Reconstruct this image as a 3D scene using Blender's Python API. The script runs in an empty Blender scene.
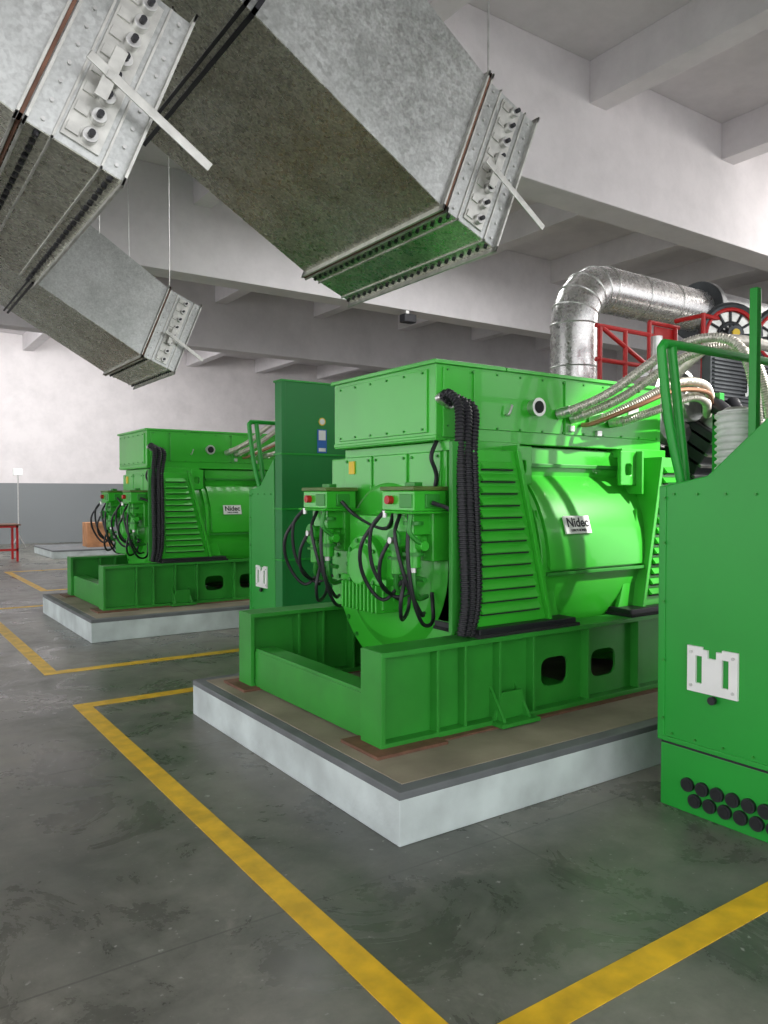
import bpy, bmesh, math, random
from mathutils import Vector, Matrix
random.seed(3)
V=Vector
scene=bpy.context.scene
col=scene.collection
try:
    scene.view_settings.view_transform='Standard'
except Exception: pass

# ------------------------------------------------------------ materials
def newmat(name):
    m=bpy.data.materials.new(name); m.use_nodes=True
    nt=m.node_tree
    return m,nt,nt.nodes['Principled BSDF']
def simple(name,c,rough=.5,metal=0.,noise=0.,scale=6.,bump=0.,bscale=60.,spec=None,coat=0):
    m,nt,b=newmat(name)
    b.inputs['Base Color'].default_value=(*c,1)
    b.inputs['Roughness'].default_value=rough
    b.inputs['Metallic'].default_value=metal
    if coat: b.inputs['Coat Weight'].default_value=coat
    tc=nt.nodes.new('ShaderNodeTexCoord')
    if noise>0:
        n=nt.nodes.new('ShaderNodeTexNoise'); n.inputs['Scale'].default_value=scale; n.inputs['Detail'].default_value=6
        r=nt.nodes.new('ShaderNodeValToRGB')
        r.color_ramp.elements[0].position=.3; r.color_ramp.elements[1].position=.7
        r.color_ramp.elements[0].color=(*[max(0,v*(1-noise)) for v in c],1)
        r.color_ramp.elements[1].color=(*[min(1,v*(1+noise)) for v in c],1)
        nt.links.new(tc.outputs['Object'],n.inputs['Vector']); nt.links.new(n.outputs['Fac'],r.inputs['Fac'])
        nt.links.new(r.outputs['Color'],b.inputs['Base Color'])
    if bump>0:
        n2=nt.nodes.new('ShaderNodeTexNoise'); n2.inputs['Scale'].default_value=bscale
        bp=nt.nodes.new('ShaderNodeBump'); bp.inputs['Strength'].default_value=bump; bp.inputs['Distance'].default_value=.01
        nt.links.new(tc.outputs['Object'],n2.inputs['Vector']); nt.links.new(n2.outputs['Fac'],bp.inputs['Height'])
        nt.links.new(bp.outputs['Normal'],b.inputs['Normal'])
    return m
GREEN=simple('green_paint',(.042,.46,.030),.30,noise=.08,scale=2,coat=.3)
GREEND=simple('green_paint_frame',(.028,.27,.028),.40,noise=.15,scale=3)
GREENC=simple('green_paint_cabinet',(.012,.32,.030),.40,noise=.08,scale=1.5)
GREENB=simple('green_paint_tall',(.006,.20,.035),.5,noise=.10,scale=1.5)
BLACK=simple('black_rubber',(.012,.012,.016),.45)
DARK=simple('dark_cavity',(.01,.012,.012),.8)
STEEL=simple('steel',(.6,.6,.58),.38,.9,noise=.15,scale=20)
PLATE=simple('zinc_plate',(.60,.60,.56),.38,.75,noise=.18,scale=15)
SILVER=simple('silver_hose',(.66,.62,.55),.42,.6,noise=.2,scale=25)
WHITE=simple('white_paint',(.8,.8,.78),.5,noise=.05)
RED=simple('red_paint',(.50,.015,.015),.4,noise=.1)
BROWN=simple('rusty_plate',(.16,.075,.045),.7,noise=.3,scale=12)
OLIVE=simple('olive_lid',(.09,.16,.03),.5,noise=.2)
BLUE=simple('blue_sticker',(.02,.12,.45),.5)
YELST=simple('yellow_sticker',(.8,.55,.03),.5)
ENGD=simple('engine_dark',(.06,.065,.07),.4,.5,noise=.2,scale=8)
WOOD=simple('crate_wood',(.42,.2,.09),.7,noise=.3,scale=5)
FLEX=simple('white_flex',(.75,.75,.73),.6,0,noise=.1,scale=12)
COPPER=simple('copper_hose',(.4,.2,.12),.4,.6)

def galv(name,base,dirt_tint,rough,spangle=.18,fine=.15,metal=.75,p0=.42,p1=.66):
    m,nt,b=newmat(name)
    tc=nt.nodes.new('ShaderNodeTexCoord')
    vo=nt.nodes.new('ShaderNodeTexVoronoi'); vo.inputs['Scale'].default_value=38
    n=nt.nodes.new('ShaderNodeTexNoise'); n.inputs['Scale'].default_value=2.2; n.inputs['Detail'].default_value=8; n.inputs['Roughness'].default_value=.7
    nf=nt.nodes.new('ShaderNodeTexNoise'); nf.inputs['Scale'].default_value=60; nf.inputs['Detail'].default_value=4
    for t in (vo,n,nf): nt.links.new(tc.outputs['Object'],t.inputs['Vector'])
    mix=nt.nodes.new('ShaderNodeMixRGB'); mix.inputs[1].default_value=(*base,1); mix.inputs[2].default_value=(*dirt_tint,1)
    r=nt.nodes.new('ShaderNodeValToRGB'); r.color_ramp.elements[0].position=p0; r.color_ramp.elements[1].position=p1
    nt.links.new(n.outputs['Fac'],r.inputs['Fac']); nt.links.new(r.outputs['Color'],mix.inputs[0])
    m2=nt.nodes.new('ShaderNodeMixRGB'); m2.blend_type='MULTIPLY'; m2.inputs[0].default_value=spangle
    hs=nt.nodes.new('ShaderNodeRGBToBW'); nt.links.new(vo.outputs['Color'],hs.inputs[0])
    nt.links.new(mix.outputs[0],m2.inputs[1]); nt.links.new(hs.outputs[0],m2.inputs[2])
    m3=nt.nodes.new('ShaderNodeMixRGB'); m3.blend_type='MULTIPLY'; m3.inputs[0].default_value=fine
    r3=nt.nodes.new('ShaderNodeValToRGB'); r3.color_ramp.elements[0].position=.35; r3.color_ramp.elements[1].position=.6
    nt.links.new(nf.outputs['Fac'],r3.inputs['Fac'])
    nt.links.new(m2.outputs[0],m3.inputs[1]); nt.links.new(r3.outputs['Color'],m3.inputs[2])
    nt.links.new(m3.outputs[0],b.inputs['Base Color'])
    b.inputs['Metallic'].default_value=metal
    mr=nt.nodes.new('ShaderNodeMapRange'); mr.inputs['To Min'].default_value=rough-.06; mr.inputs['To Max'].default_value=rough+.10
    nt.links.new(hs.outputs[0],mr.inputs['Value']); nt.links.new(mr.outputs[0],b.inputs['Roughness'])
    return m
GALV=galv('galvanised_sheet',(.66,.68,.66),(.50,.52,.50),.34,metal=.8)
GALVD=galv('galvanised_sheet_reflect_tint',(.76,.77,.66),(.52,.51,.41),.27,.15,.35,metal=.88)  # underside sheet: olive cast of reflected light put into the colour
PIPE=galv('insulation_cladding',(.75,.74,.72),(.65,.65,.65),.25,.08,.05,metal=.9)

def floor_mat():
    m,nt,b=newmat('concrete_floor')
    L=nt.links
    def noise(scale,det,ro,dist=0):
        n=nt.nodes.new('ShaderNodeTexNoise'); n.inputs['Scale'].default_value=scale; n.inputs['Detail'].default_value=det; n.inputs['Roughness'].default_value=ro
        n.inputs['Distortion'].default_value=dist
        L.new(tc.outputs['Object'],n.inputs['Vector']); return n
    def ramp(src,p0,c0,p1,c1):
        r=nt.nodes.new('ShaderNodeValToRGB'); r.color_ramp.elements[0].position=p0; r.color_ramp.elements[1].position=p1
        r.color_ramp.elements[0].color=(*c0,1); r.color_ramp.elements[1].color=(*c1,1); L.new(src.outputs['Fac'],r.inputs['Fac']); return r
    def mixn(bt,fac,a,b_):
        x=nt.nodes.new('ShaderNodeMixRGB'); x.blend_type=bt
        if isinstance(fac,float) or isinstance(fac,int): x.inputs[0].default_value=fac
        else: L.new(fac,x.inputs[0])
        L.new(a,x.inputs[1])
        if isinstance(b_,tuple): x.inputs[2].default_value=(*b_,1)
        else: L.new(b_,x.inputs[2])
        return x.outputs[0]
    tc=nt.nodes.new('ShaderNodeTexCoord')
    n=noise(.55,10,.62); n2=noise(7,9,.7); n3=noise(26,3,.5); n4=noise(1.6,10,.72,.6); n5=noise(2.3,12,.75,1.2)
    c=ramp(n,.38,(.115,.122,.106),.62,(.235,.225,.195)).outputs[0]
    c=mixn('MULTIPLY',.75,c,ramp(n2,.30,(.66,.66,.66),.68,(1.14,1.14,1.12)).outputs[0])
    c=mixn('MULTIPLY',.9,c,ramp(n4,.40,(.62,.63,.62),.52,(1,1,1)).outputs[0])          # damp / oily stains
    dust=ramp(n5,.58,(0,0,0),.72,(.55,.55,.55)).outputs[0]
    c=mixn('MIX',dust,c,(.33,.31,.27))                                                 # pale worn dust
    c=mixn('MIX',ramp(n3,.68,(0,0,0),.74,(.9,.9,.9)).outputs[0],c,(.36,.36,.33))
    sx=nt.nodes.new('ShaderNodeSeparateXYZ'); L.new(tc.outputs['Object'],sx.inputs[0])
    facs=[]; cells=[]
    for ax,off,sp in (('X',2.47,3.8),('Y',2.62,2.05)):
        a=nt.nodes.new('ShaderNodeMath'); a.operation='SUBTRACT'; a.inputs[1].default_value=off-100*sp; L.new(sx.outputs[ax],a.inputs[0])
        w=nt.nodes.new('ShaderNodeMath'); w.operation='PINGPONG'; w.inputs[1].default_value=sp/2; L.new(a.outputs[0],w.inputs[0])
        q=nt.nodes.new('ShaderNodeMath'); q.operation='LESS_THAN'; q.inputs[1].default_value=.005; L.new(w.outputs[0],q.inputs[0]); facs.append(q)
        d=nt.nodes.new('ShaderNodeMath'); d.operation='DIVIDE'; d.inputs[1].default_value=sp; L.new(a.outputs[0],d.inputs[0])
        f=nt.nodes.new('ShaderNodeMath'); f.operation='FLOOR'; L.new(d.outputs[0],f.inputs[0]); cells.append(f)
    cb=nt.nodes.new('ShaderNodeCombineXYZ'); L.new(cells[0].outputs[0],cb.inputs[0]); L.new(cells[1].outputs[0],cb.inputs[1])
    wn=nt.nodes.new('ShaderNodeTexWhiteNoise'); L.new(cb.outputs[0],wn.inputs['Vector'])
    wr=nt.nodes.new('ShaderNodeMapRange'); wr.inputs['To Min'].default_value=.88; wr.inputs['To Max'].default_value=1.14; L.new(wn.outputs['Value'],wr.inputs['Value'])
    c=mixn('MULTIPLY',1.0,c,wr.outputs[0])
    mm=nt.nodes.new('ShaderNodeMath'); mm.operation='MAXIMUM'; L.new(facs[0].outputs[0],mm.inputs[0]); L.new(facs[1].outputs[0],mm.inputs[1])
    ms=nt.nodes.new('ShaderNodeMath'); ms.operation='MULTIPLY'; ms.inputs[1].default_value=.5; L.new(mm.outputs[0],ms.inputs[0])
    c=mixn('MIX',ms.outputs[0],c,(.05,.05,.045))
    L.new(c,b.inputs['Base Color'])
    mr=nt.nodes.new('ShaderNodeMapRange'); mr.inputs['From Min'].default_value=.35; mr.inputs['From Max'].default_value=.65; mr.inputs['To Min'].default_value=.20; mr.inputs['To Max'].default_value=.46
    L.new(n4.outputs['Fac'],mr.inputs['Value']); L.new(mr.outputs[0],b.inputs['Roughness'])
    bp=nt.nodes.new('ShaderNodeBump'); bp.inputs['Strength'].default_value=.12; bp.inputs['Distance'].default_value=.01
    L.new(n2.outputs['Fac'],bp.inputs['Height']); L.new(bp.outputs['Normal'],b.inputs['Normal'])
    return m
FLOOR=floor_mat()
def wall_mat(name,top,dado,zs):
    m,nt,b=newmat(name); L=nt.links
    tc=nt.nodes.new('ShaderNodeTexCoord'); sx=nt.nodes.new('ShaderNodeSeparateXYZ'); L.new(tc.outputs['Object'],sx.inputs[0])
    c=nt.nodes.new('ShaderNodeMath'); c.operation='LESS_THAN'; c.inputs[1].default_value=zs; L.new(sx.outputs['Z'],c.inputs[0])
    n=nt.nodes.new('ShaderNodeTexNoise'); n.inputs['Scale'].default_value=1.6; n.inputs['Detail'].default_value=9; n.inputs['Roughness'].default_value=.7
    L.new(tc.outputs['Object'],n.inputs['Vector'])
    r=nt.nodes.new('ShaderNodeValToRGB'); r.color_ramp.elements[0].position=.3; r.color_ramp.elements[0].color=(*[v*.86 for v in top],1)
    r.color_ramp.elements[1].position=.6; r.color_ramp.elements[1].color=(*top,1)
    L.new(n.outputs['Fac'],r.inputs['Fac'])
    mx=nt.nodes.new('ShaderNodeMixRGB'); L.new(c.outputs[0],mx.inputs[0]); L.new(r.outputs['Color'],mx.inputs[1]); mx.inputs[2].default_value=(*dado,1)
    L.new(mx.outputs[0],b.inputs['Base Color']); b.inputs['Roughness'].default_value=.8
    return m
WALL=wall_mat('painted_wall',(.76,.72,.72),(.21,.225,.23),1.95)
CEIL=wall_mat('painted_ceiling',(.70,.67,.68),(.5,.5,.5),-5)
PLINTH=simple('plinth_white',(.54,.60,.59),.7,noise=.22,scale=3,bump=.3,bscale=30)
PLTOP=simple('plinth_top',(.27,.23,.17),.75,noise=.25,scale=3)
PLEDGE=simple('plinth_grey_edge',(.14,.15,.155),.7,noise=.2,scale=4)
YELLOW=simple('yellow_floor_paint',(.72,.44,.02),.45,noise=.22,scale=9)

# ------------------------------------------------------------ builder
class G:
    def __init__(s,name,origin=(0,0,0),shift=(0,0,0)):
        s.o=V(origin); s.e=bpy.data.objects.new(name,None); col.objects.link(s.e)
        s.e.location=s.o+V(shift); s.e.empty_display_size=.2
    def mesh(s,name,mat,bm,smooth=False,bevel=0):
        bmesh.ops.recalc_face_normals(bm,faces=bm.faces)
        bmesh.ops.translate(bm,verts=bm.verts,vec=-s.o)
        me=bpy.data.meshes.new(name); bm.to_mesh(me); bm.free()
        ob=bpy.data.objects.new(name,me); col.objects.link(ob); ob.parent=s.e
        me.materials.append(mat)
        if smooth:
            for p in me.polygons: p.use_smooth=True
            try: me.set_sharp_from_angle(angle=math.radians(35))
            except Exception: pass
        if bevel:
            b=ob.modifiers.new('b','BEVEL'); b.width=bevel; b.segments=2; b.limit_method='ANGLE'
        return ob
    def boxes(s,name,mat,L,bevel=.004):
        bm=bmesh.new()
        for x0,x1,y0,y1,z0,z1 in L: addbox(bm,x0,x1,y0,y1,z0,z1)
        return s.mesh(name,mat,bm,bevel=bevel)
    def pboxes(s,name,mat,L,bevel=0):
        bm=bmesh.new()
        for o,a,b,c in L: addp(bm,V(o),V(a),V(b),V(c))
        return s.mesh(name,mat,bm,bevel=bevel)
    def cyls(s,name,mat,L,seg=24,bevel=0):
        bm=bmesh.new()
        for t in L: addcyl(bm,V(t[0]),V(t[1]),t[2],t[3] if len(t)>3 else t[2],seg)
        return s.mesh(name,mat,bm,smooth=True,bevel=bevel)
    def prism(s,name,mat,pts,vec,bevel=.004):
        bm=bmesh.new(); addprism(bm,pts,vec); return s.mesh(name,mat,bm,bevel=bevel)
    def tube(s,name,mat,pts,r,seg=12,corr=0,pitch=.03,smooth=True,n=8):
        bm=bmesh.new(); addtube(bm,pts,r,seg,corr,pitch,smooth,n); return s.mesh(name,mat,bm,smooth=(corr==0 or True))
    def tubes(s,name,mat,LL,r,seg=10,smooth=True):
        bm=bmesh.new()
        for pts in LL: addtube(bm,pts,r,seg,0,.03,smooth,8)
        return s.mesh(name,mat,bm,smooth=True)
    def text(s,name,mat,txt,loc,rot,size):
        c=bpy.data.curves.new(name,'FONT'); c.body=txt; c.size=size; c.extrude=.001; c.align_x='CENTER'; c.align_y='CENTER'
        c.offset=size*.02
        ob=bpy.data.objects.new(name,c); col.objects.link(ob); ob.parent=s.e
        ob.location=V(loc)-s.o; ob.rotation_euler=rot; c.materials.append(mat)
def addbox(bm,x0,x1,y0,y1,z0,z1): addp(bm,V((x0,y0,z0)),V((x1-x0,0,0)),V((0,y1-y0,0)),V((0,0,z1-z0)))
def addp(bm,o,a,b,c):
    v=[bm.verts.new(p) for p in (o,o+a,o+a+b,o+b,o+c,o+a+c,o+a+b+c,o+b+c)]
    for f in ((0,3,2,1),(4,5,6,7),(0,1,5,4),(1,2,6,5),(2,3,7,6),(3,0,4,7)): bm.faces.new([v[i] for i in f])
def frame(d):
    d=d.normalized(); u=V((0,0,1)) if abs(d.z)<.9 else V((1,0,0))
    a=d.cross(u).normalized(); return a,d.cross(a).normalized()
def addcyl(bm,p0,p1,r0,r1,seg):
    a,b=frame(p1-p0)
    R0=[bm.verts.new(p0+(a*math.cos(t)+b*math.sin(t))*r0) for t in [2*math.pi*i/seg for i in range(seg)]]
    R1=[bm.verts.new(p1+(a*math.cos(t)+b*math.sin(t))*r1) for t in [2*math.pi*i/seg for i in range(seg)]]
    for i in range(seg):
        j=(i+1)%seg; bm.faces.new([R0[i],R0[j],R1[j],R1[i]])
    bm.faces.new(R0); bm.faces.new(R1)
def addprism(bm,pts,vec):
    vec=V(vec); A=[bm.verts.new(V(p)) for p in pts]; B=[bm.verts.new(V(p)+vec) for p in pts]
    n=len(pts); bm.faces.new(A); bm.faces.new(B)
    for i in range(n):
        j=(i+1)%n; bm.faces.new([A[i],A[j],B[j],B[i]])
def catmull(P,n):
    P=[V(p) for p in P]; Q=[2*P[0]-P[1]]+P+[2*P[-1]-P[-2]]; out=[]
    for i in range(1,len(Q)-2):
        p0,p1,p2,p3=Q[i-1:i+3]
        for k in range(n):
            t=k/n; out.append(.5*((2*p1)+(p2-p0)*t+(2*p0-5*p1+4*p2-p3)*t*t+(3*p1-p0-3*p2+p3)*t**3))
    out.append(P[-1]); return out
def addtube(bm,pts,r,seg,corr,pitch,smooth,n):
    P=catmull(pts,n) if smooth else [V(p) for p in pts]
    if corr:
        out=[P[0]]; step=pitch/4; acc=0
        for i in range(len(P)-1):
            a,b=P[i],P[i+1]; L=(b-a).length
            if L<1e-6: continue
            t=step-acc
            while t<=L:
                out.append(a+(b-a)*(t/L)); t+=step
            acc=L-(t-step)
        P=out
    T=[]
    for i in range(len(P)):
        a=P[max(0,i-1)]; b=P[min(len(P)-1,i+1)]; T.append((b-a).normalized())
    u,_=frame(T[0]); rings=[]
    for i,p in enumerate(P):
        u=(u-T[i]*u.dot(T[i])).normalized(); w=T[i].cross(u)
        rr=r+(corr*(1 if i%4 in(0,1) else -1) if corr else 0)
        rings.append([bm.verts.new(p+(u*math.cos(2*math.pi*k/seg)+w*math.sin(2*math.pi*k/seg))*rr) for k in range(seg)])
    for i in range(len(rings)-1):
        for k in range(seg):
            j=(k+1)%seg; bm.faces.new([rings[i][k],rings[i][j],rings[i+1][j],rings[i+1][k]])
    bm.faces.new(rings[0]); bm.faces.new(rings[-1])
def addtorus(bm,c,axis,R,r,seg=32,s2=8):
    a,b=frame(V(axis)); ax=V(axis).normalized(); c=V(c); rings=[]
    for i in range(seg):
        t=2*math.pi*i/seg; d=a*math.cos(t)+b*math.sin(t)
        rings.append([bm.verts.new(c+d*(R+r*math.cos(q))+ax*r*math.sin(q)) for q in [2*math.pi*k/s2 for k in range(s2)]])
    for i in range(seg):
        for k in range(s2):
            bm.faces.new([rings[i][k],rings[i][(k+1)%s2],rings[(i+1)%seg][(k+1)%s2],rings[(i+1)%seg][k]])
def addholeplate(bm,x0,x1,z0,z1,y,th,cx,cz,hw,hh):
    N=32; inn=[]; out=[]
    for i in range(N):
        t=2*math.pi*(i+.5)/N; c,s_=math.cos(t),math.sin(t)
        e=.55
        inn.append((cx+hw*math.copysign(abs(c)**e,c),cz+hh*math.copysign(abs(s_)**e,s_)))
        k=[]
        if c>1e-6:k.append((x1-cx)/c)
        if c<-1e-6:k.append((x0-cx)/c)
        if s_>1e-6:k.append((z1-cz)/s_)
        if s_<-1e-6:k.append((z0-cz)/s_)
        k=min(k); out.append([cx+c*k,cz+s_*k])
    for cxn,czn in ((x0,z0),(x1,z0),(x0,z1),(x1,z1)):
        j=min(range(N),key=lambda q:(out[q][0]-cxn)**2+(out[q][1]-czn)**2); out[j]=[cxn,czn]
    vi=[[bm.verts.new((p[0],yy,p[1])) for p in inn] for yy in (y,y+th)]
    vo=[[bm.verts.new((p[0],yy,p[1])) for p in out] for yy in (y,y+th)]
    for i in range(N):
        j=(i+1)%N
        for q in (0,1): bm.faces.new([vi[q][i],vi[q][j],vo[q][j],vo[q][i]])
        bm.faces.new([vi[0][i],vi[0][j],vi[1][j],vi[1][i]]); bm.faces.new([vo[0][i],vo[0][j],vo[1][j],vo[1][i]])

def single(name,mat,L,bevel=0):
    bm=bmesh.new()
    for b in L: addbox(bm,*b)
    bmesh.ops.recalc_face_normals(bm,faces=bm.faces)
    me=bpy.data.meshes.new(name); bm.to_mesh(me); bm.free()
    ob=bpy.data.objects.new(name,me); col.objects.link(ob)
    for m in (mat if isinstance(mat,list) else [mat]): me.materials.append(m)
    if bevel:
        m=ob.modifiers.new('b','BEVEL'); m.width=bevel; m.segments=2
    return ob

# ------------------------------------------------------------ room shell
X0,X1,Y0,Y1,H=-9,22,-6,27,6.7
single('floor',FLOOR,[(X0,X1,Y0,Y1,-.1,0)])
single('ceiling',CEIL,[(X0,X1,Y0,Y1,H,H+.2)])
single('wall_back',WALL,[(X0,X1,Y1,Y1+.25,0,H)])
single('wall_right',WALL,[(X1,X1+.25,Y0,Y1,0,H)])
for y in (.45,6.2,11.9,17.65):
    single('ceiling_beam',CEIL,[(X0,X1,y,y+.45,5.1,H)],.01)
xs=[-6.3,-3.6,-.9,1.8,4.5,7.2,9.9,12.6,15.3,18]
ys=[(Y0,.45),(.9,6.2),(6.65,11.9),(12.35,17.65),(18.1,Y1)]
single('ceiling_joist',CEIL,[(x,x+.3,a,b,6.2,H) for x in xs for a,b in ys],.008)

# floor marking
t=.003
fl=[(1.34,1.455,1.57,6.11,0,t),(1.455,12,1.57,1.69,0,t),(1.455,12,5.99,6.11,0,t),
    (1.36,1.48,7.26,11.9,0,t),(1.48,12,7.26,7.38,0,t),(1.48,12,11.78,11.9,0,t),
    (2.5,2.62,13.6,17.4,0,t),(2.62,10,13.6,13.72,0,t),(2.62,10,17.28,17.4,0,t)]
single('floor_marking',YELLOW,fl)

# ------------------------------------------------------------ plinths
def plinth(dx,dy,x1=11.):
    g=G('concrete_plinth',(2.03,2.82,0),(dx,dy,0))
    g.boxes('body',PLINTH,[(2.01,x1,2.80,5.38,0,.215)],.006)
    g.boxes('edge_band',PLEDGE,[(2.008,x1,2.798,5.382,.212,.249)],.005)
    g.boxes('top_slab',PLTOP,[(2.08,x1-.1,2.88,5.30,.24,.252)],.002)
plinth(0,0); plinth(.06,5.75)
g=G('equipment_pad',(5,20,0)); g.boxes('body',PLINTH,[(4.0,8.5,20.2,22.6,0,.2)],.01); g.boxes('edge',PLEDGE,[(3.99,8.51,20.19,22.61,.17,.21)],.01)

# ------------------------------------------------------------ generator
CY,CZ,R=4.19,1.15,.77
def generator(dx,dy):
    g=G('generator',(3.6,CY,.252),(dx,dy,0))
    FX1=5.25; z0=.262
    g.boxes('shim_plates',BROWN,[(2.16,2.62,3.20,3.56,.252,z0+.006),(2.6,FX1,3.25,3.49,.252,z0),(2.16,2.6,4.82,5.17,.252,z0+.006),(2.6,FX1,4.89,5.13,.252,z0)],0)
    B=[]
    for ya,yb,web in ((3.29,3.49,3.36),(4.89,5.09,5.0)):
        B+=[(2.25,FX1,ya,yb,z0,.29),(2.25,FX1,ya,yb,.742,.77),(2.244,2.272,ya+.001,yb-.001,z0+.002,.768)]
        for x in (2.62,2.82,3.085,3.36,3.85,4.35,4.8,5.2): B.append((x,x+.018,ya+.008,yb-.008,.285,.745))
    B+=[(2.28,2.42,3.49,4.89,z0,.29),(2.28,2.42,3.49,4.89,.50,.53),(2.275,2.295,3.49,4.89,.28,.51),(2.40,2.42,3.49,4.89,.28,.51)]
    B+=[(3.7,3.85,3.49,4.89,z0,.36),(5.0,5.15,3.49,4.89,z0,.5)]
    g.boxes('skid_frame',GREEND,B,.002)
    bm=bmesh.new()
    for yw in (3.36,4.99):
        addbox(bm,2.27,3.38,yw,yw+.016,.28,.75)
        addholeplate(bm,3.36,3.85,.28,.75,yw,.016,3.61,.49,.12,.09)
        addholeplate(bm,3.85,4.35,.28,.75,yw,.016,4.07,.49,.12,.09)
        addbox(bm,4.35,FX1,yw,yw+.016,.28,.75)
    g.mesh('skid_web',GREEND,bm)
    bm=bmesh.new()
    addprism(bm,[(3.04,3.29,.29),(3.3,3.29,.29),(3.26,3.29,.44),(3.10,3.29,.44)],(0,.02,0))
    for x in (3.06,3.26): addprism(bm,[(x,3.23,.285),(x,3.36,.285),(x,3.36,.47)],(.018,0,0))
    addbox(bm,3.02,3.32,3.20,3.30,.262,.285)
    g.mesh('jacking_bracket',GREEND,bm)
    # body
    bm=bmesh.new()
    addcyl(bm,V((3.05,CY,CZ)),V((4.9,CY,CZ)),R,R,72)
    g.mesh('stator_shell',GREEN,bm,True)
    g.cyls('shell_rings',GREEN,[((3.52,CY,CZ),(3.56,CY,CZ),R+.035),((4.72,CY,CZ),(4.76,CY,CZ),R+.06),((4.86,CY,CZ),(4.92,CY,CZ),R+.1),((3.02,CY,CZ),(3.08,CY,CZ),R+.03)],72,.004)
    g.cyls('end_shield',GREEN,[((2.95,CY,CZ),(3.06,CY,CZ),R-.03,R+.0),((2.90,CY,CZ),(2.96,CY,CZ),.50,.60),((2.82,CY,CZ),(2.92,CY,CZ),.30,.34)],64,.006)
    BY=CY+.05
    g.cyls('bearing_cap',GREEN,[((2.74,BY,CZ-.02),(2.84,BY,CZ-.02),.2),((2.70,BY,CZ-.02),(2.75,BY,CZ-.02),.12,.15)],40,.006)
    g.cyls('bearing_bolts',GREEND,[((2.725,BY+.17*math.cos(a),CZ-.02+.17*math.sin(a)),(2.745,BY+.17*math.cos(a),CZ-.02+.17*math.sin(a)),.014) for a in [i*math.pi/5 for i in range(10)]],8)
    g.boxes('bearing_sump',GREEN,[(2.74,2.98,BY-.24,BY+.2,.86,1.03)]+[(2.70,2.98,BY-.22+.045*i,BY-.205+.045*i,.84,1.02) for i in range(10)]+[(2.735,2.98,BY-.28,BY+.26,1.02,1.06),(2.80,2.97,BY-.27,BY+.25,.95,1.46)],.006)
    g.cyls('shield_bolts',GREEND,[((2.935,CY+.70*math.cos(a),CZ+.70*math.sin(a)),(2.955,CY+.70*math.cos(a),CZ+.70*math.sin(a)),.016) for a in [i*math.pi/14 for i in range(28)]],8)
    g.boxes('shield_panels',GREEN,[(2.915,2.95,4.40,4.74,1.40,1.86),(2.915,2.95,3.64,3.96,1.40,1.86),(2.915,2.95,3.99,4.37,1.52,1.86)],.006)
    g.cyls('shield_panel_bolts',GREEND,[((2.916,y,z),(2.906,y,z),.009) for y in (3.67,3.93,4.02,4.34,4.43,4.71) for z in (1.56,1.83)],8)
    # upper housing under terminal box
    g.boxes('upper_housing',GREEN,[(2.96,4.9,3.70,4.68,1.35,1.915),(2.93,3.5,3.60,4.76,1.3,1.918)],.006)
    bm=bmesh.new()
    pts=[(3.6,3.72,1.90),(3.6,3.75,1.75)]+[(3.6,CY+(R+.0)*math.cos(math.radians(a)),CZ+(R+.0)*math.sin(math.radians(a))) for a in (135,150,160,172,180)]+[(3.6,CY-R-.03,CZ-.03),(3.6,CY-R-.03,CZ+.0)]+[(3.6,CY+(R+.025)*math.cos(math.radians(a)),CZ+(R+.025)*math.sin(math.radians(a))) for a in (172,165,158,151,145,139,134)]+[(3.6,3.625,1.80),(3.6,3.64,1.90)]
    addprism(bm,pts,(1.1,0,0))
    g.mesh('shell_cover',GREEN,bm,True)
    g.boxes('shell_cover_edge',GREEND,[(3.60,4.68,3.60,3.64,1.775,1.80)],.003)
    g.boxes('shell_ledge',GREEND,[(3.56,4.74,CY-R-.045,CY-R+.02,1.085,1.105),(3.56,4.74,CY+R-.02,CY+R+.045,1.085,1.105)],.002)
    # terminal box
    TX1=5.0
    g.boxes('terminal_box',GREEN,[(2.85,TX1,3.605,4.775,1.92,2.385),(2.845,2.87,3.60,4.78,1.93,1.955)],.006)
    g.boxes('terminal_box_lid',GREEN,[(2.83,3.40,3.585,4.795,2.375,2.40),(3.41,TX1+.02,3.585,4.795,2.375,2.398)],.003)
    g.boxes('terminal_box_covers',GREEN,[(2.9,3.1,3.592,3.61,1.94,2.36),(3.14,3.92,3.592,3.61,2.0,2.36),(3.95,4.95,3.592,3.61,2.0,2.36),(2.838,2.855,3.68,4.70,1.97,2.35)],.003)
    L=[]
    for x in [2.93+.2*i for i in range(11)]:
        for z in (2.345,2.01): L.append(((x,3.584,z),(x,3.6,z),.007))
    for y in [3.72+.19*i for i in range(6)]:
        for z in (2.33,1.99): L.append(((2.830,y,z),(2.845,y,z),.007))
    g.cyls('cover_bolts',GREEND,L,8)
    g.boxes('terminal_sub_frame',GREEN,[(2.92,3.5,3.56,3.72,1.86,1.925),(4.5,5.0,3.56,3.72,1.86,1.925)],.004)
    # louvred covers
    for k,(xl,xt,xb) in enumerate(((2.95,3.27,3.55),(5.02,4.70,4.50))):
        yf=3.38
        def xr(z): return xb+(xt-xb)*(z-.82)/(1.86-.82)
        g.prism('louvre_cover',GREEN,[(xl,yf,.82),(xb,yf,.82),(xt,yf,1.86),(xl,yf,1.86)],(0,.4,0),.006)
        bm=bmesh.new()
        nl=13
        for i in range(nl):
            z=.9+i*(.92/nl)
            a,b=(xl+.05,xr(z)-.05) if k==0 else (xr(z)+.05,xl-.05)
            addprism(bm,[(a,yf,z+.042),(a,yf-.032,z+.004),(a,yf-.028,z-.002),(a,yf,z-.002)],(b-a,0,0))
        g.mesh('louvres',GREEN,bm)
        bm=bmesh.new()
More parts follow.
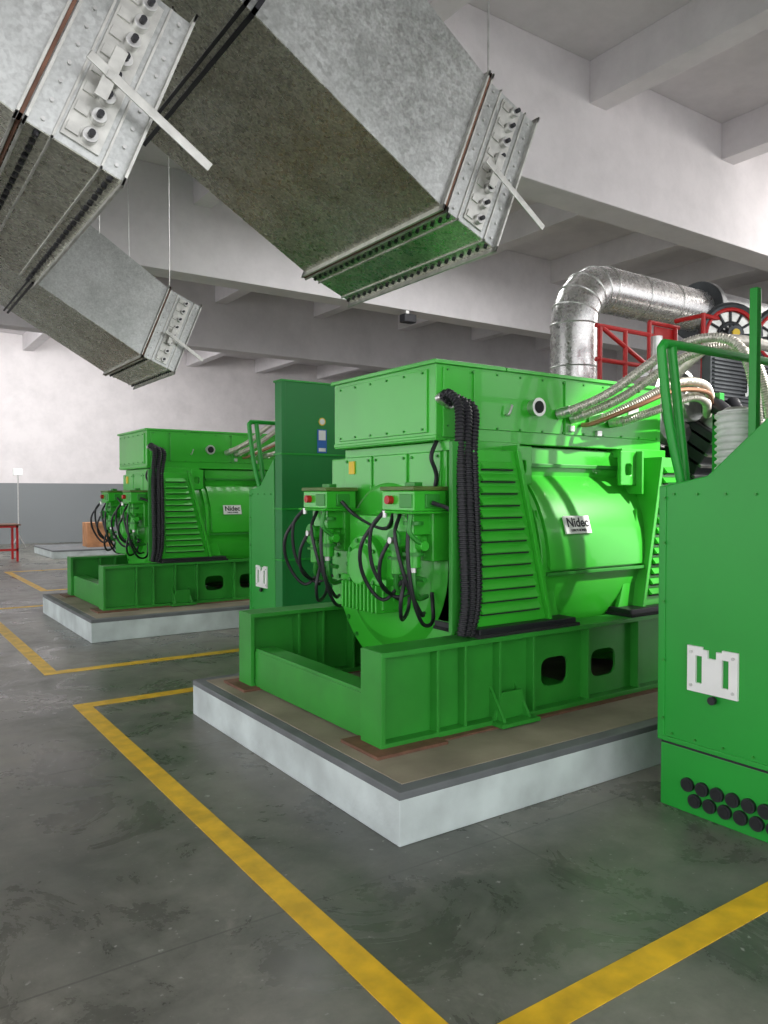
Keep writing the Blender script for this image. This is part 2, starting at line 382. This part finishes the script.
        for i in range(nl):
            z=.9+i*(.92/nl)
            a,b=(xl+.055,xr(z)-.055) if k==0 else (xr(z)+.055,xl-.055)
            addbox(bm,a,b,yf-.022,yf-.001,z-.012,z-.003)
        g.mesh('louvre_slots',DARK,bm)
        s=1 if k==0 else -1
        g.prism('cover_rib',GREEN,[(xb,yf-.03,.82),(xb+.03*s,yf-.03,.82),(xt+.03*s,yf-.03,1.86),(xt,yf-.03,1.86)],(0,.3,0),.003)
        g.prism('foot_wing',GREEN,[(xb,yf+.06,.82),(xb+.18*s,yf+.06,.82),(xb+.16*s,yf+.06,.88),(xb-.02*s,yf+.06,1.5)],(0,.03,0),.004)
        xa,xc=min(xl,xb+.2*s),max(xl,xb+.2*s)
        g.boxes('foot_base',BLACK,[(xa-.01,xc,yf-.07,yf+.35,.77,.822)],.006)
        g.boxes('foot_base_rim',DARK,[(xa-.02,xc+.02,yf-.085,yf+.35,.77,.79)],.003)
    g.boxes('far_covers',GREEN,[(2.96,3.5,4.6,5.0,.77,1.86),(4.5,5.0,4.6,5.0,.77,1.86)],.01)
    # lifting lugs
    bm=bmesh.new()
    for x in (3.43,4.46):
        addholeplate(bm,x-.085,x+.085,1.66,1.90,3.47,.03,x,1.77,.035,.04)
    g.mesh('lifting_lugs',GREEN,bm,bevel=.006)
    g.boxes('lug_webs',GREEN,[(3.34,3.36,3.42,3.74,1.60,1.9),(4.54,4.56,3.42,3.74,1.60,1.9)],.003)
    # name plate
    th=math.radians(17)
    cx,cz=3.88,1.40; yy=CY-(R+.04)*math.cos(math.asin((cz-CZ)/(R+.04)))
    ax=V((1,0,0)); up=V((0,math.sin(th),math.cos(th))); nn=V((0,-math.cos(th),math.sin(th)))
    c=V((cx,yy,cz))
    g.pboxes('name_plate',WHITE,[(c-ax*.12-up*.06-nn*.01,ax*.24,up*.12,nn*.014)],.002)
    p=c+nn*.0055+up*.012
    g.text('name_plate_text',BLACK,'Nidec',p,(math.radians(90)-th,0,0),.085)
    g.text('name_plate_small_text',BLACK,'LEROY-SOMER',c+nn*.0055-up*.038,(math.radians(90)-th,0,0),.022)
    g.cyls('gauge',STEEL,[((3.64,3.6,2.16),(3.64,3.54,2.16),.05),((3.64,3.545,2.16),(3.64,3.53,2.16),.06)],24)
    g.cyls('gauge_face',DARK,[((3.64,3.532,2.16),(3.64,3.527,2.16),.04)],24)
    g.boxes('small_fittings',STEEL,[(3.98,4.02,3.57,3.6,2.02,2.06),(4.25,4.3,3.57,3.6,2.0,2.04),(4.6,4.72,3.585,3.6,2.15,2.25)],.003)
    g.tubes('valve_lever',STEEL,[[(3.40,3.6,2.10),(3.40,3.56,2.10),(3.42,3.55,2.16)]],.008,8)
    # conduits
    for k,(o,r) in enumerate(((0,.028),(.058,.028),(.115,.025))):
        g.tube('conduit',BLACK,[(2.88+o*.5,3.60,2.17-o*.3),(2.89+o*.4,3.53,2.19-o*.3),(2.90+o,3.45,2.10),(2.865+o*.9,3.40,1.85),(2.855+o*.9,3.36,1.4),(2.85+o*.8,3.33,1.0),(2.83+o*.6,3.34,.79)],r,10,.003,.022)
    g.boxes('cable_tray',GREEND,[(2.80,2.93,3.39,3.42,.8,1.9)],.003)
    g.cyls('conduit_glands',STEEL,[((2.88+o*.5,3.61,2.17-o*.3),(2.88+o*.5,3.57,2.175-o*.3),.032) for o in (0,.055,.11)],12)
    g.boxes('warning_label',YELST,[(2.905,2.915,4.60,4.67,1.74,1.83)],0)
    # service units at the end
    for y in (3.69,4.68):
        x=2.75
        g.boxes('service_box',GREEN,[(x-.12,x+.12,y-.16,y+.16,1.50,1.62),(x-.15,x+.15,y-.18,y+.18,1.485,1.50),(x+.05,x+.24,y-.12,y+.12,1.2,1.5),(x-.08,x+.08,y-.10,y+.10,1.36,1.49)],.008)
        g.boxes('service_box_lid',OLIVE,[(x-.13,x+.13,y-.17,y+.17,1.62,1.645)],.005)
        g.boxes('service_box_details',GREEND,[(x-.128,x-.118,y-.15,y-.03,1.52,1.60),(x-.04,x+.06,y-.175,y-.158,1.52,1.60),(x-.03,x+.03,y-.05,y+.05,1.645,1.67)],.003)
        g.cyls('red_cap',RED,[((x-.12,y+.06,1.565),(x-.155,y+.06,1.565),.026)],16)
        g.cyls('service_cylinders',GREEN,[((x-.06,y-.08,1.36),(x-.06,y-.08,1.17),.045),((x-.07,y+.07,1.36),(x-.07,y+.07,1.12),.038),((x-.15,y-.02,1.33),(x+.05,y-.02,1.33),.05),((x-.05,y-.18,1.30),(x-.05,y-.1,1.30),.03),((x-.05,y+.1,1.27),(x-.05,y+.19,1.27),.03)],16,.003)
        g.cyls('service_flanges',GREEND,[((x-.06,y-.08,1.24),(x-.06,y-.08,1.26),.065),((x-.07,y+.07,1.21),(x-.07,y+.07,1.225),.06),((x-.165,y-.02,1.33),(x-.15,y-.02,1.33),.065),((x-.06,y-.08,1.42),(x-.06,y-.08,1.44),.06)],16)
        g.tubes('service_pipes',GREEND,[[(x-.06,y-.08,1.18),(x-.06,y-.09,1.05),(x,y-.05,.98),(x+.1,y,.98)],[(x-.07,y+.07,1.13),(x-.05,y+.09,1.02),(x+.1,y+.07,.97)],[(x-.12,y-.14,1.5),(x-.14,y-.15,1.38),(x-.06,y-.16,1.31)],[(x-.02,y-.14,1.1),(x-.02,y+.16,1.1)],[(x-.02,y+.16,1.28),(x-.02,y+.17,1.1),(x+.1,y+.17,1.02)]],.015,8)
        g.tubes('service_hoses',BLACK,[[(x-.14,y+.1,1.5),(x-.2,y+.16,1.38),(x-.17,y+.18,1.15),(x-.06,y+.12,.98),(x+.06,y+.05,1.02)],[(x-.1,y-.06,1.13),(x-.15,y-.08,.98),(x-.1,y-.02,.86),(x+.02,y+.08,.9),(x+.05,y+.1,1.05)],[(x-.16,y+.02,1.33),(x-.2,y+.06,1.2),(x-.16,y+.1,1.05),(x,y+.14,.95)],[(x-.1,y,1.48),(x-.17,y-.05,1.35),(x-.13,y-.1,1.1),(x-.02,y-.1,.9),(x+.08,y,.88)],[(x-.12,y-.12,1.48),(x-.16,y-.16,1.25),(x-.12,y-.16,1.0),(x-.02,y-.12,.84),(x+.1,y-.06,.84),(x+.14,y,1.0)],[(x-.13,y+.12,1.5),(x-.24,y+.2,1.3),(x-.2,y+.24,1.1),(x-.08,y+.2,.95),(x+.04,y+.12,1.1)]],.012,8)
        g.cyls('service_steel_fittings',STEEL,[((x-.14,y+.1,1.5),(x-.14,y+.1,1.46),.016),((x-.06,y-.08,1.17),(x-.06,y-.08,1.14),.02),((x-.165,y-.02,1.33),(x-.19,y-.02,1.33),.02)],10)
    g.tubes('vibration_cables',BLACK,[[(2.90,3.66,1.92),(2.86,3.66,1.82),(2.9,3.66,1.7),(2.88,3.7,1.5)],[(2.74,3.50,1.55),(2.82,3.42,1.5),(2.9,3.42,1.35)],[(2.74,3.86,1.55),(2.80,4.05,1.38),(2.80,4.4,1.45),(2.74,4.5,1.55)]],.013,8)
    g.cyls('drive_coupling',GREEND,[((4.9,CY,CZ),(5.25,CY,CZ),.62,.7)],48)
    return g
generator(0,0); generator(.08,5.75)

# ------------------------------------------------------------ cabinets
def cabinet(dx,dy,holes=True):
    g=G('control_cabinet',(3.42,2.46,0),(dx,dy,0)); x=3.42; x1=4.75
    TF=1.2 if holes else 1.70
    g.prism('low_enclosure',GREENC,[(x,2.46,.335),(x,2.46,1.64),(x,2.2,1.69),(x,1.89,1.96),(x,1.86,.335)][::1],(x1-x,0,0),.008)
    g.boxes('base_plinth',GREENC,[(x+.006,x1,TF,2.452,0,.32)],.004)
    g.boxes('seam',BLACK,[(x+.008,x1-.02,TF,2.45,.318,.336)],0)
    g.boxes('seam_lip',GREENC,[(x-.008,x+.02,TF,2.464,.335,.36)],.003)
    g.boxes('edge_flange',GREENC,[(x-.006,x+.03,2.425,2.466,.335,1.64)],.004)
    z=2.74
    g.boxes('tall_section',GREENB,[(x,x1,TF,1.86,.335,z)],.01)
    g.boxes('tall_seams',GREENC,[(x-.012,x1+.01,TF-.01,1.87,q,q+.02) for q in (.93,1.44,1.99,z-.02)],.004)
    g.boxes('tall_edges',GREENB,[(x-.006,x+.04,TF-.008,TF+.03,.335,z)],.004)
    L=[]
    for zz in (.45,.75,1.05,1.35,1.58):
        L.append(((x-.006,2.43,zz),(x-.016,2.43,zz),.007))
    for yy in (1.95,2.1,2.25,2.38): L.append(((x,yy,.38),(x-.012,yy,.38),.006)); L.append(((x,yy,1.60),(x-.01,yy,1.60),.006))
    g.cyls('panel_bolts',GREEND,L,8)
    # white bracket plate: two long slots, shallow notch in the top edge
    bm=bmesh.new()
    ya,yb,za,zb=2.025,2.29,.625,.85
    def hp(a,b,z0,z1): addbox(bm,x-.014,x,yb-b,yb-a,z0,z1)
    w=yb-ya
    hp(0,.045,za,zb); hp(w-.045,w,za,zb)
    for a,b in ((.045,.08),(w-.08,w-.045)):
        hp(a,b,za,za+.045); hp(a,b,zb-.045,zb)
    hp(.08,.11,za,zb-.012); hp(w-.11,w-.08,za,zb-.012); hp(.11,w-.11,za,zb-.05)
    g.mesh('handle_bracket',WHITE,bm)
    g.cyls('bracket_screws',STEEL,[((x-.014,yb-q,zq),(x-.02,yb-q,zq),.008) for q in (.022,w-.022) for zq in (za+.03,zb-.03)],10)
    g.cyls('handle_knob',BLACK,[((x-.01,2.15,.60),(x-.03,2.15,.60),.02)],14)
    if holes:
        L=[]
        for i in range(10):
            yy=2.29-.08*i
            L.append(((x+.008,yy,.145),(x-.012,yy,.145),.034))
            L.append(((x+.008,yy-.041,.075),(x-.012,yy-.041,.075),.034))
        g.cyls('base_hole_discs',BLACK,L,20)  # black discs added in place of the open round holes in the base
        g.cyls('hole_disc_centres',DARK,[((a[0]-.018,a[1],a[2]),(a[0]-.022,a[1],a[2]),.024) for a,b,r in L],16)
    r=.024
    g.tubes('tube_frame',GREENC,[[(3.52,2.40,1.62),(3.46,2.44,1.95),(3.42,2.46,2.3),(3.43,2.46,2.36),(3.5,2.46,2.375),(4.0,2.46,2.375),(4.75,2.46,2.375)],[(4.72,2.44,1.6),(4.72,2.46,2.37)],[(3.58,2.42,1.62),(3.5,2.46,2.36)]],r,12)
    g.boxes('tube_frame_plate',GREENC,[(3.46,3.64,2.38,2.45,1.63,1.66)],.003)
    g.boxes('corner_post',GREENC,[(3.60,3.64,2.06,2.10,1.70,2.60)],.004)
    if not holes:
        f=TF-.004
        g.boxes('notice_blue',BLUE,[(3.82,3.93,f-.002,f+.006,2.02,2.26)],0)
        g.boxes('notice_white',WHITE,[(3.835,3.915,f-.005,f,2.15,2.25),(3.835,3.915,f-.005,f,2.035,2.07)],0)
        g.cyls('notice_disc',YELST,[((3.875,f,2.34),(3.875,f-.004,2.34),.04)],20)
        g.cyls('notice_disc_centre',WHITE,[((3.875,f-.004,2.34),(3.875,f-.006,2.34),.03)],20)
    g.tube('insulated_riser',FLEX,[(3.86,2.31,1.66),(3.86,2.31,1.85),(3.87,2.32,2.04)],.105,20,.006,.035)
    g.cyls('riser_clamps',STEEL,[((3.86,2.31,1.66),(3.86,2.31,1.70),.115),((3.87,2.32,2.02),(3.87,2.32,2.06),.115,.05)],24)
    return g
cabinet(0,0); cabinet(.08,5.18,False)

# ------------------------------------------------------------ coolant hoses
def hoses(dx,dy):
    g=G('coolant_hose_bundle',(4.3,3.2,2.2),(dx,dy,0))
    P=[[(3.87,3.58,2.13),(3.90,3.50,2.15),(4.05,3.3,2.26),(4.28,3.05,2.50),(4.42,2.85,2.58),(4.5,2.68,2.50),(4.5,2.58,2.2),(4.5,2.54,1.7)],
       [(4.0,3.58,2.11),(4.03,3.5,2.13),(4.2,3.3,2.25),(4.42,3.05,2.47),(4.58,2.85,2.54),(4.66,2.68,2.44),(4.66,2.58,2.1),(4.64,2.54,1.7)],
       [(4.20,3.58,2.10),(4.23,3.5,2.12),(4.4,3.34,2.23),(4.65,3.22,2.36),(5.0,3.25,2.38),(5.34,3.4,2.30)],
       [(4.40,3.58,2.10),(4.43,3.5,2.11),(4.6,3.36,2.18),(4.85,3.26,2.28),(5.1,3.3,2.27),(5.34,3.44,2.2)]]
    for p in P: g.tube('hose',SILVER,p,.030,12,.0015,.016)
    g.tube('hose_copper',COPPER,[(4.1,3.58,2.07),(4.13,3.5,2.08),(4.3,3.3,2.18),(4.6,3.2,2.3),(5.0,3.22,2.32),(5.34,3.4,2.25)],.016,10)
    g.cyls('hose_ferrules',STEEL,[(V(p[0])+V((0,.005,0)),V(p[1]),.036) for p in P],14)
    g.boxes('hose_manifold',ENGD,[(4.4,4.9,2.5,2.62,1.2,1.75),(4.45,4.85,2.47,2.7,0.252,1.2)],.01)
hoses(0,0); hoses(.08,5.75)

# ------------------------------------------------------------ engine
def engine():
    g=G('gas_engine',(7,CY,.25))
    g.boxes('engine_block',ENGD,[(5.35,10,3.5,4.75,.5,1.7),(5.3,10,3.7,4.7,.3,.6)],.03)
    g.boxes('skid_rails',GREEND,[(5.3,10.3,3.29,3.49,.25,.77),(5.3,10.3,4.80,5.0,.25,.77),(5.4,10,3.4,4.9,.252,.32)],.01)
    L=[];C=[];F=[]
    for i in range(8):
        x=5.5+i*.55
        for s in (-1,1):
            o=V((x,CY-.05+s*.2,1.65)); d=V((0,s*.55,.83)); n=V((0,.83,-s*.55))
            L.append((o-n*.18,V((.42,0,0)),d*.6,n*.36))
            C.append((o+V((.21,0,0))+d*.6,o+V((.21,0,0))+d*.7,.14))
            for k in range(5):
                F.append((o-n*.2+d*(.12+.1*k),V((.44,0,0)),d*.02,n*.40))
    g.pboxes('cylinder_heads',ENGD,L,.01); g.cyls('head_caps',STEEL,C,20,.004); g.pboxes('head_fins',STEEL,F)
    g.cyls('intake_manifold',STEEL,[((5.4,4.1,2.45),(9.8,4.1,2.45),.17)],24)
    g.boxes('ribbed_cover',ENGD,[(5.35,6.9,3.42,3.5,2.22,2.66)],.01)
    g.boxes('cover_ribs',ENGD,[(5.37,6.88,3.40,3.42,2.23+.03*i,2.243+.03*i) for i in range(14)],0)
    g.text('cover_text',WHITE,'JENBACHER',(6.35,3.395,2.48),(math.pi/2,0,0),.21)
    g.cyls('turbo_housing',STEEL,[((5.35,3.75,2.30),(5.35,4.1,2.30),.26),((5.35,3.55,2.30),(5.35,3.75,2.30),.14)],32,.01)
    bm=bmesh.new()
    addtorus(bm,(5.35,3.75,2.30),(0,1,0),.26,.07)
    g.mesh('turbo_volute',STEEL,bm,True)
    g.tubes('black_pipes',BLACK,[[(5.3,3.45,2.35),(5.3,3.2,2.1),(5.35,3.2,1.7),(5.4,3.3,1.2)],[(5.6,3.4,2.3),(5.45,3.2,2.05),(5.5,3.2,1.6)],[(6.2,3.4,2.3),(6.0,3.2,2.1),(5.8,3.15,1.8),(5.7,3.2,1.2)]],.06,14)
    g.tubes('bright_pipes',SILVER,[[(5.25,3.7,2.5),(5.4,3.45,2.74),(5.8,3.4,2.80),(6.4,3.4,2.78)]],.045,12)
    g.boxes('guard_frame_green',GREENC,[(5.28,5.34,3.3,3.36,.77,2.35),(5.28,6.3,3.3,3.36,2.10,2.16)],.004)
    R_=[]
    for x in (5.5,5.85,6.2,6.6): R_.append([(x,4.6,2.2),(x,4.6,3.22 if x>5.9 else 3.1)])
    R_+=[[(5.45,4.6,2.8),(6.65,4.6,2.8)],[(5.45,4.6,3.1),(6.25,4.6,3.1)],[(6.2,4.6,3.22),(6.65,4.6,3.22)],[(5.5,4.6,3.1),(6.2,4.6,2.8)]]
    R_+= [[(6.6,4.3,2.3),(6.6,4.3,3.3)],[(6.6,4.3,3.28),(6.6,4.6,3.28)],[(6.6,4.3,3.28),(8.4,4.3,3.28)],[(8.2,4.3,2.3),(8.2,4.3,3.3)],[(6.6,4.3,2.85),(8.4,4.3,2.85)]]
    g.tubes('red_rail',RED,R_,.022,8,smooth=False)
    g.boxes('red_panel',RED,[(6.3,6.6,4.615,4.63,2.95,3.2)],.004)
    def wheel(c,Rw,nm):
        c=V(c); ax=V((-.55,-.83,0)).normalized(); a,b=frame(ax)
        bm=bmesh.new(); addtorus(bm,c,ax,Rw,.032); addtorus(bm,c,ax,Rw*.40,.02); g.mesh(nm+'_rims',ENGD,bm,True)
        bm=bmesh.new(); addtorus(bm,c+ax*.01,ax,Rw*.86,.02); g.mesh(nm+'_ring',RED,bm,True)
        g.cyls(nm+'_disc',PLATE,[(c-ax*.03,c-ax*.01,Rw)],32)
        g.tubes(nm+'_spokes',ENGD,[[c-(a*math.cos(t)+b*math.sin(t))*Rw,c+(a*math.cos(t)+b*math.sin(t))*Rw] for t in [math.pi*i/6 for i in range(6)]],.012,8,False)
        g.cyls(nm+'_hub',ENGD,[(c-ax*.08,c+ax*.10,.07)],20)
        g.cyls(nm+'_hub_cap',YELST,[(c+ax*.10,c+ax*.12,.035)],16)
    wheel((6.92,4.22,3.12),.28,'wheel'); wheel((7.6,4.1,3.15),.28,'wheel_b')
    g.cyls('wheel_post',ENGD,[((7.0,4.30,2.3),(7.0,4.30,3.10),.05),((7.65,4.2,2.3),(7.65,4.2,3.15),.05)],20)
    g.cyls('small_engine_pipes',STEEL,[((5.9,4.3,2.2),(5.9,4.3,3.0),.05),((6.3,4.0,2.2),(6.3,4.0,2.85),.1),((6.1,4.45,2.3),(6.1,4.45,2.75),.12)],16)
engine()
# exhaust pipe with lobster-back elbow
g=G('exhaust_pipe',(5.95,5.05,2.5))
r=.225; PY=5.27; PX=5.91; PZ=3.27
P=[(PX,PY,1.0),(PX,PY,PZ)]
cx,cz=PX+.42,PZ
for i in range(1,6):
    a=math.pi-math.pi/2*i/5; P.append((cx+.42*math.cos(a),PY,cz+.42*math.sin(a)))
P+=[(8.0,PY,PZ+.42)]
g.tube('cladded_pipe',PIPE,P,r+.005,32,smooth=False)
g.boxes('pipe_support',ENGD,[(PX-.16,PX+.16,PY-.14,PY+.07,.252,1.02)],.01)
bm=bmesh.new()
for i in range(1,len(P)-1):
    a=(V(P[i+1])-V(P[i-1])).normalized(); addtorus(bm,P[i],a,r+.005,.008,40,6)
for z in (1.5,2.3,2.85): addtorus(bm,(PX,PY,z),(0,0,1),r+.004,.008,40,6)
for x in (6.85,7.4): addtorus(bm,(x,PY,PZ+.42),(1,0,0),r+.004,.008,40,6)
g.mesh('cladding_seams',STEEL,bm,True)
g.cyls('end_flange',ENGD,[((7.95,PY,PZ+.42),(8.05,PY,PZ+.42),.33),((8.05,PY,PZ+.42),(9.6,PY,PZ+.42),.26)],40,.01)

# ------------------------------------------------------------ ducts
def duct(dx,dy,L2,h,L,y0,y1,J,K,T,hj,rods):
    g=G('air_duct',(L2[0],(y0+y1)/2,L2[1]),(dx,dy,0))
    th=math.radians(22); a=V((math.cos(th),0,-math.sin(th))); n=V((math.sin(th),0,math.cos(th))); Y=V((0,1,0)); W=y1-y0
    l2=V((L2[0],y0,L2[1])); l1=l2-a*L; u1=l1+n*h; u2=l2+n*h
    t31=math.radians(31); n31=V((math.sin(t31),0,math.cos(t31)))
    jl=V((J[0],y0,J[1])); ju=jl+n31*hj
    kl=V((K[0][0],y0,K[0][1])); ku=V((K[1][0],y0,K[1][1])); tl=V((T[0],y0,H)); tu=V((T[1],y0,H))
    prof=[(l2,u2),(l1,u1),(jl,ju),(kl,ku),(tl,tu)]
    bs=bmesh.new(); bu=bmesh.new()
    for i in range(len(prof)-1):
        (la,ua),(lb,ub)=prof[i],prof[i+1]
        for off in (V((0,0,0)),Y*W):
            bs.faces.new([bs.verts.new(p+off) for p in (la,lb,ub,ua)])
        bs.faces.new([bs.verts.new(p) for p in (ua,ub,ub+Y*W,ua+Y*W)])
        bu.faces.new([bu.verts.new(p) for p in (la,la+Y*W,lb+Y*W,lb)])
    def finish(bm,name,mat):
        bmesh.ops.remove_doubles(bm,verts=bm.verts,dist=.0005)
        o=g.mesh(name,mat,bm); s=o.modifiers.new('s','SOLIDIFY'); s.thickness=.006; s.offset=0
    finish(bs,'sheet_sides',GALV); finish(bu,'sheet_underside',GALVD)
    def ring(p,q,ax,width,out,mat,name):
        nn=(q-p).normalized(); hh=(q-p).length
        g.pboxes(name,mat,[
            (p-nn*out-Y*out-ax*width/2,ax*width,Y*(W+2*out),nn*(out+.004)),
            (q-Y*out-ax*width/2-nn*.004,ax*width,Y*(W+2*out),nn*(out+.004)),
            (p-nn*out-Y*out-ax*width/2,ax*width,Y*(out+.004),nn*(hh+2*out)),
            (p-nn*out+Y*(W-.004)-ax*width/2,ax*width,Y*(out+.004),nn*(hh+2*out))],.001)
    ring(l2,u2,a,.012,.035,PLATE,'outlet_flange')
    ring(l2-a*.09,u2-a*.09,a,.01,.012,PLATE,'damper_flange_a')
    ring(l1+a*.10,u1+a*.10,a,.01,.012,PLATE,'damper_flange_b')
    ring(l1,u1,a,.012,.035,PLATE,'damper_inlet_flange')
    ring(l1-a*.018,u1-a*.018,a,.014,.03,BROWN,'damper_gasket')
    ring(l1-a*.032,u1-a*.032,a,.012,.035,PLATE,'duct_end_flange')
    ax31=V((math.cos(t31),0,-math.sin(t31)))
    ring(jl,ju,ax31,.025,.04,BLACK,'section_joint')
    ring(jl-ax31*.05,ju-ax31*.05,ax31,.02,.04,BLACK,'section_joint_b')
    Bt=[];Bs=[]
    for base in (l1+a*.05,l2-a*.045):
        k=int(W/.075)
        for i in range(k+1):
            p=base+Y*(W*(i+.3)/(k+.6)); Bt.append((p,p-n*.02,.012))
    for i in range(9):
        p=l1+a*.05+n*(.04+(h-.08)*i/8); Bs.append((p-Y*.003,p-Y*.014,.008))
        p=l2-a*.045+n*(.04+(h-.08)*i/8); Bs.append((p-Y*.003,p-Y*.014,.008))
    g.cyls('underside_bolts',BLACK,Bt,8); g.cyls('side_rivets',STEEL,Bs,8)
    mid=l1+a*L*.5
    g.pboxes('spindle_strip',PLATE,[(mid-a*.075+n*.03-Y*.014,a*.15,Y*.012,n*(h-.06))],.002)
    S=[];S2=[];D=[]
    nb=8
    for i in range(nb):
        p=mid+n*(.07+(h-.14)*i/(nb-1))+a*.02
        S.append((p-Y*.01,p-Y*.05,.030)); S2.append((p-Y*.05,p-Y*.075,.013))
        D.append((p-Y*.012-a*.085-n*.02,a*.05,-Y*.012,n*.04))
    g.cyls('spindle_bushes',STEEL,S,16,.002); g.cyls('spindle_ends',BLACK,S2,10); g.pboxes('spindle_cranks',PLATE,D,.001)
    lv=(a*.93+V((0,0,-.22))).normalized(); lw=lv.cross(Y).normalized()
    c=mid+n*h*.40-Y*.09
    g.pboxes('damper_lever',PLATE,[(c-lv*.10-lw*.02,lv*.56,-Y*.008,lw*.04)],.003)
    g.pboxes('lever_quadrant',PLATE,[(c-a*.03-n*.10+Y*.01,a*.05,-Y*.01,n*.22),(c-a*.02-n*.02+Y*.09,a*.03,-Y*.10,n*.03)],.003)
    Bl=[]
    for i in range(nb):
        p=mid+n*(.08+(h-.16)*i/(nb-1))+Y*.01
        q=(a*.5+n*.87).normalized()
        Bl.append((p-q*.055,q*.11,Y*(W-.02),a*.003))
    g.pboxes('damper_blades',GALVD,Bl)
    rr=[]
    for fx in rods:
        p=u1*(1-fx)+ju*fx
        for yy in (-.02,W+.02): rr.append([(p.x,y0+yy,p.z-.02),(p.x,y0+yy,H)])
    g.tubes('hanger_rods',STEEL,rr,.006,6,False)
    return g
for dx,dy in ((0,0),(.03,5.75)):
    duct(dx,dy,(3.22,3.095),.90,.41,3.51,5.13,(1.635,3.95),((.62,4.56),(1.55,5.11)),(.62,1.55),.95,[0.02,.8])
    duct(dx,dy,(.88,2.82),.75,.38,3.08,4.83,(-.35,3.47),((-1.2,3.98),(-.5,4.49)),(-1.2,-.5),.80,[0.02])

# ------------------------------------------------------------ small far things
g=G('flood_light',(8.74,11.95,5.1)); g.boxes('body',BLACK,[(8.6,8.88,11.82,12.0,4.86,5.02)],.02); g.boxes('bracket',STEEL,[(8.7,8.78,11.92,12.0,5.0,5.1)],.004)
g=G('red_work_table',(3.0,20.5,0))
g.boxes('frame',RED,[(2.5,2.55,20,20.05,0,.85),(3.15,3.2,20,20.05,0,.85),(2.5,2.55,20.7,20.75,0,.85),(3.15,3.2,20.7,20.75,0,.85),(2.5,3.2,20,20.05,.8,.85),(2.5,3.2,20.7,20.75,.8,.85),(2.5,3.2,20,20.05,.25,.3)],0)
g.boxes('top',BROWN,[(2.45,3.25,19.95,20.8,.85,.88)],0)
g=G('wooden_crate',(5.3,21.2,0.2)); g.boxes('panels',WOOD,[(5.0,5.6,20.9,21.5,0.21,.85)],.01); g.boxes('battens',WOOD,[(4.98,5.62,20.88,20.9,.21,.28),(4.98,5.62,20.88,20.9,.78,.85),(4.98,5.05,20.88,20.9,.28,.78),(5.55,5.62,20.88,20.9,.28,.78)],0)
g=G('work_lamp_stand',(4.4,24,0)); g.tubes('stand',STEEL,[[(4.0,25,0),(4.0,25,2.2)],[(3.8,25,0),(4.0,25,.4)],[(4.2,25,0),(4.0,25,.4)]],.02,8,False); g.boxes('lamp_head',WHITE,[(3.87,4.13,24.95,25.05,2.15,2.35)],.01)

# ------------------------------------------------------------ lights
wd=bpy.data.worlds.new('world'); scene.world=wd; wd.use_nodes=True
wd.node_tree.nodes['Background'].inputs[0].default_value=(.97,.975,1,1)
wd.node_tree.nodes['Background'].inputs[1].default_value=2.3
def area(name,loc,target,sx,sy,e,c=(1,1,1)):
    l=bpy.data.lights.new(name,'AREA'); l.shape='RECTANGLE'; l.size=sx; l.size_y=sy; l.energy=e; l.color=c
    o=bpy.data.objects.new(name,l); col.objects.link(o); o.location=loc
    o.rotation_euler=(V(target)-V(loc)).to_track_quat('-Z','Y').to_euler()
area('hall_light_far',(4,20,6.0),(6,26,2),6,2,650)
area('fill_side',(14,4,6.0),(5,4,1.5),3,3,500,(1,.97,.93))  # added fill from high right onto the generator, no fixture modelled
area('fill_mid',(8,9.2,6.1),(8,9.2,0),6,2,220)  # added downward fill between the beams, no fixture modelled
l=bpy.data.lights.new('sunbeam_spot','SPOT'); l.energy=5200; l.spot_size=math.radians(14); l.spot_blend=.5; l.shadow_soft_size=.07; l.color=(1,.98,.92)
o=bpy.data.objects.new('sunbeam_spot',l); col.objects.link(o); o.location=(8.2,-1.2,6.0)
o.rotation_euler=(V((4.65,3.6,1.75))-V(o.location)).to_track_quat('-Z','Y').to_euler()

cam=bpy.data.cameras.new('camera'); co=bpy.data.objects.new('camera',cam); col.objects.link(co)
co.location=(0,0,1.6); co.rotation_euler=(math.radians(90-1.34),0,math.radians(-34.5))
cam.sensor_fit='VERTICAL'; cam.sensor_height=36; cam.lens=36*770/1024; cam.clip_start=.02; cam.clip_end=200
scene.camera=co
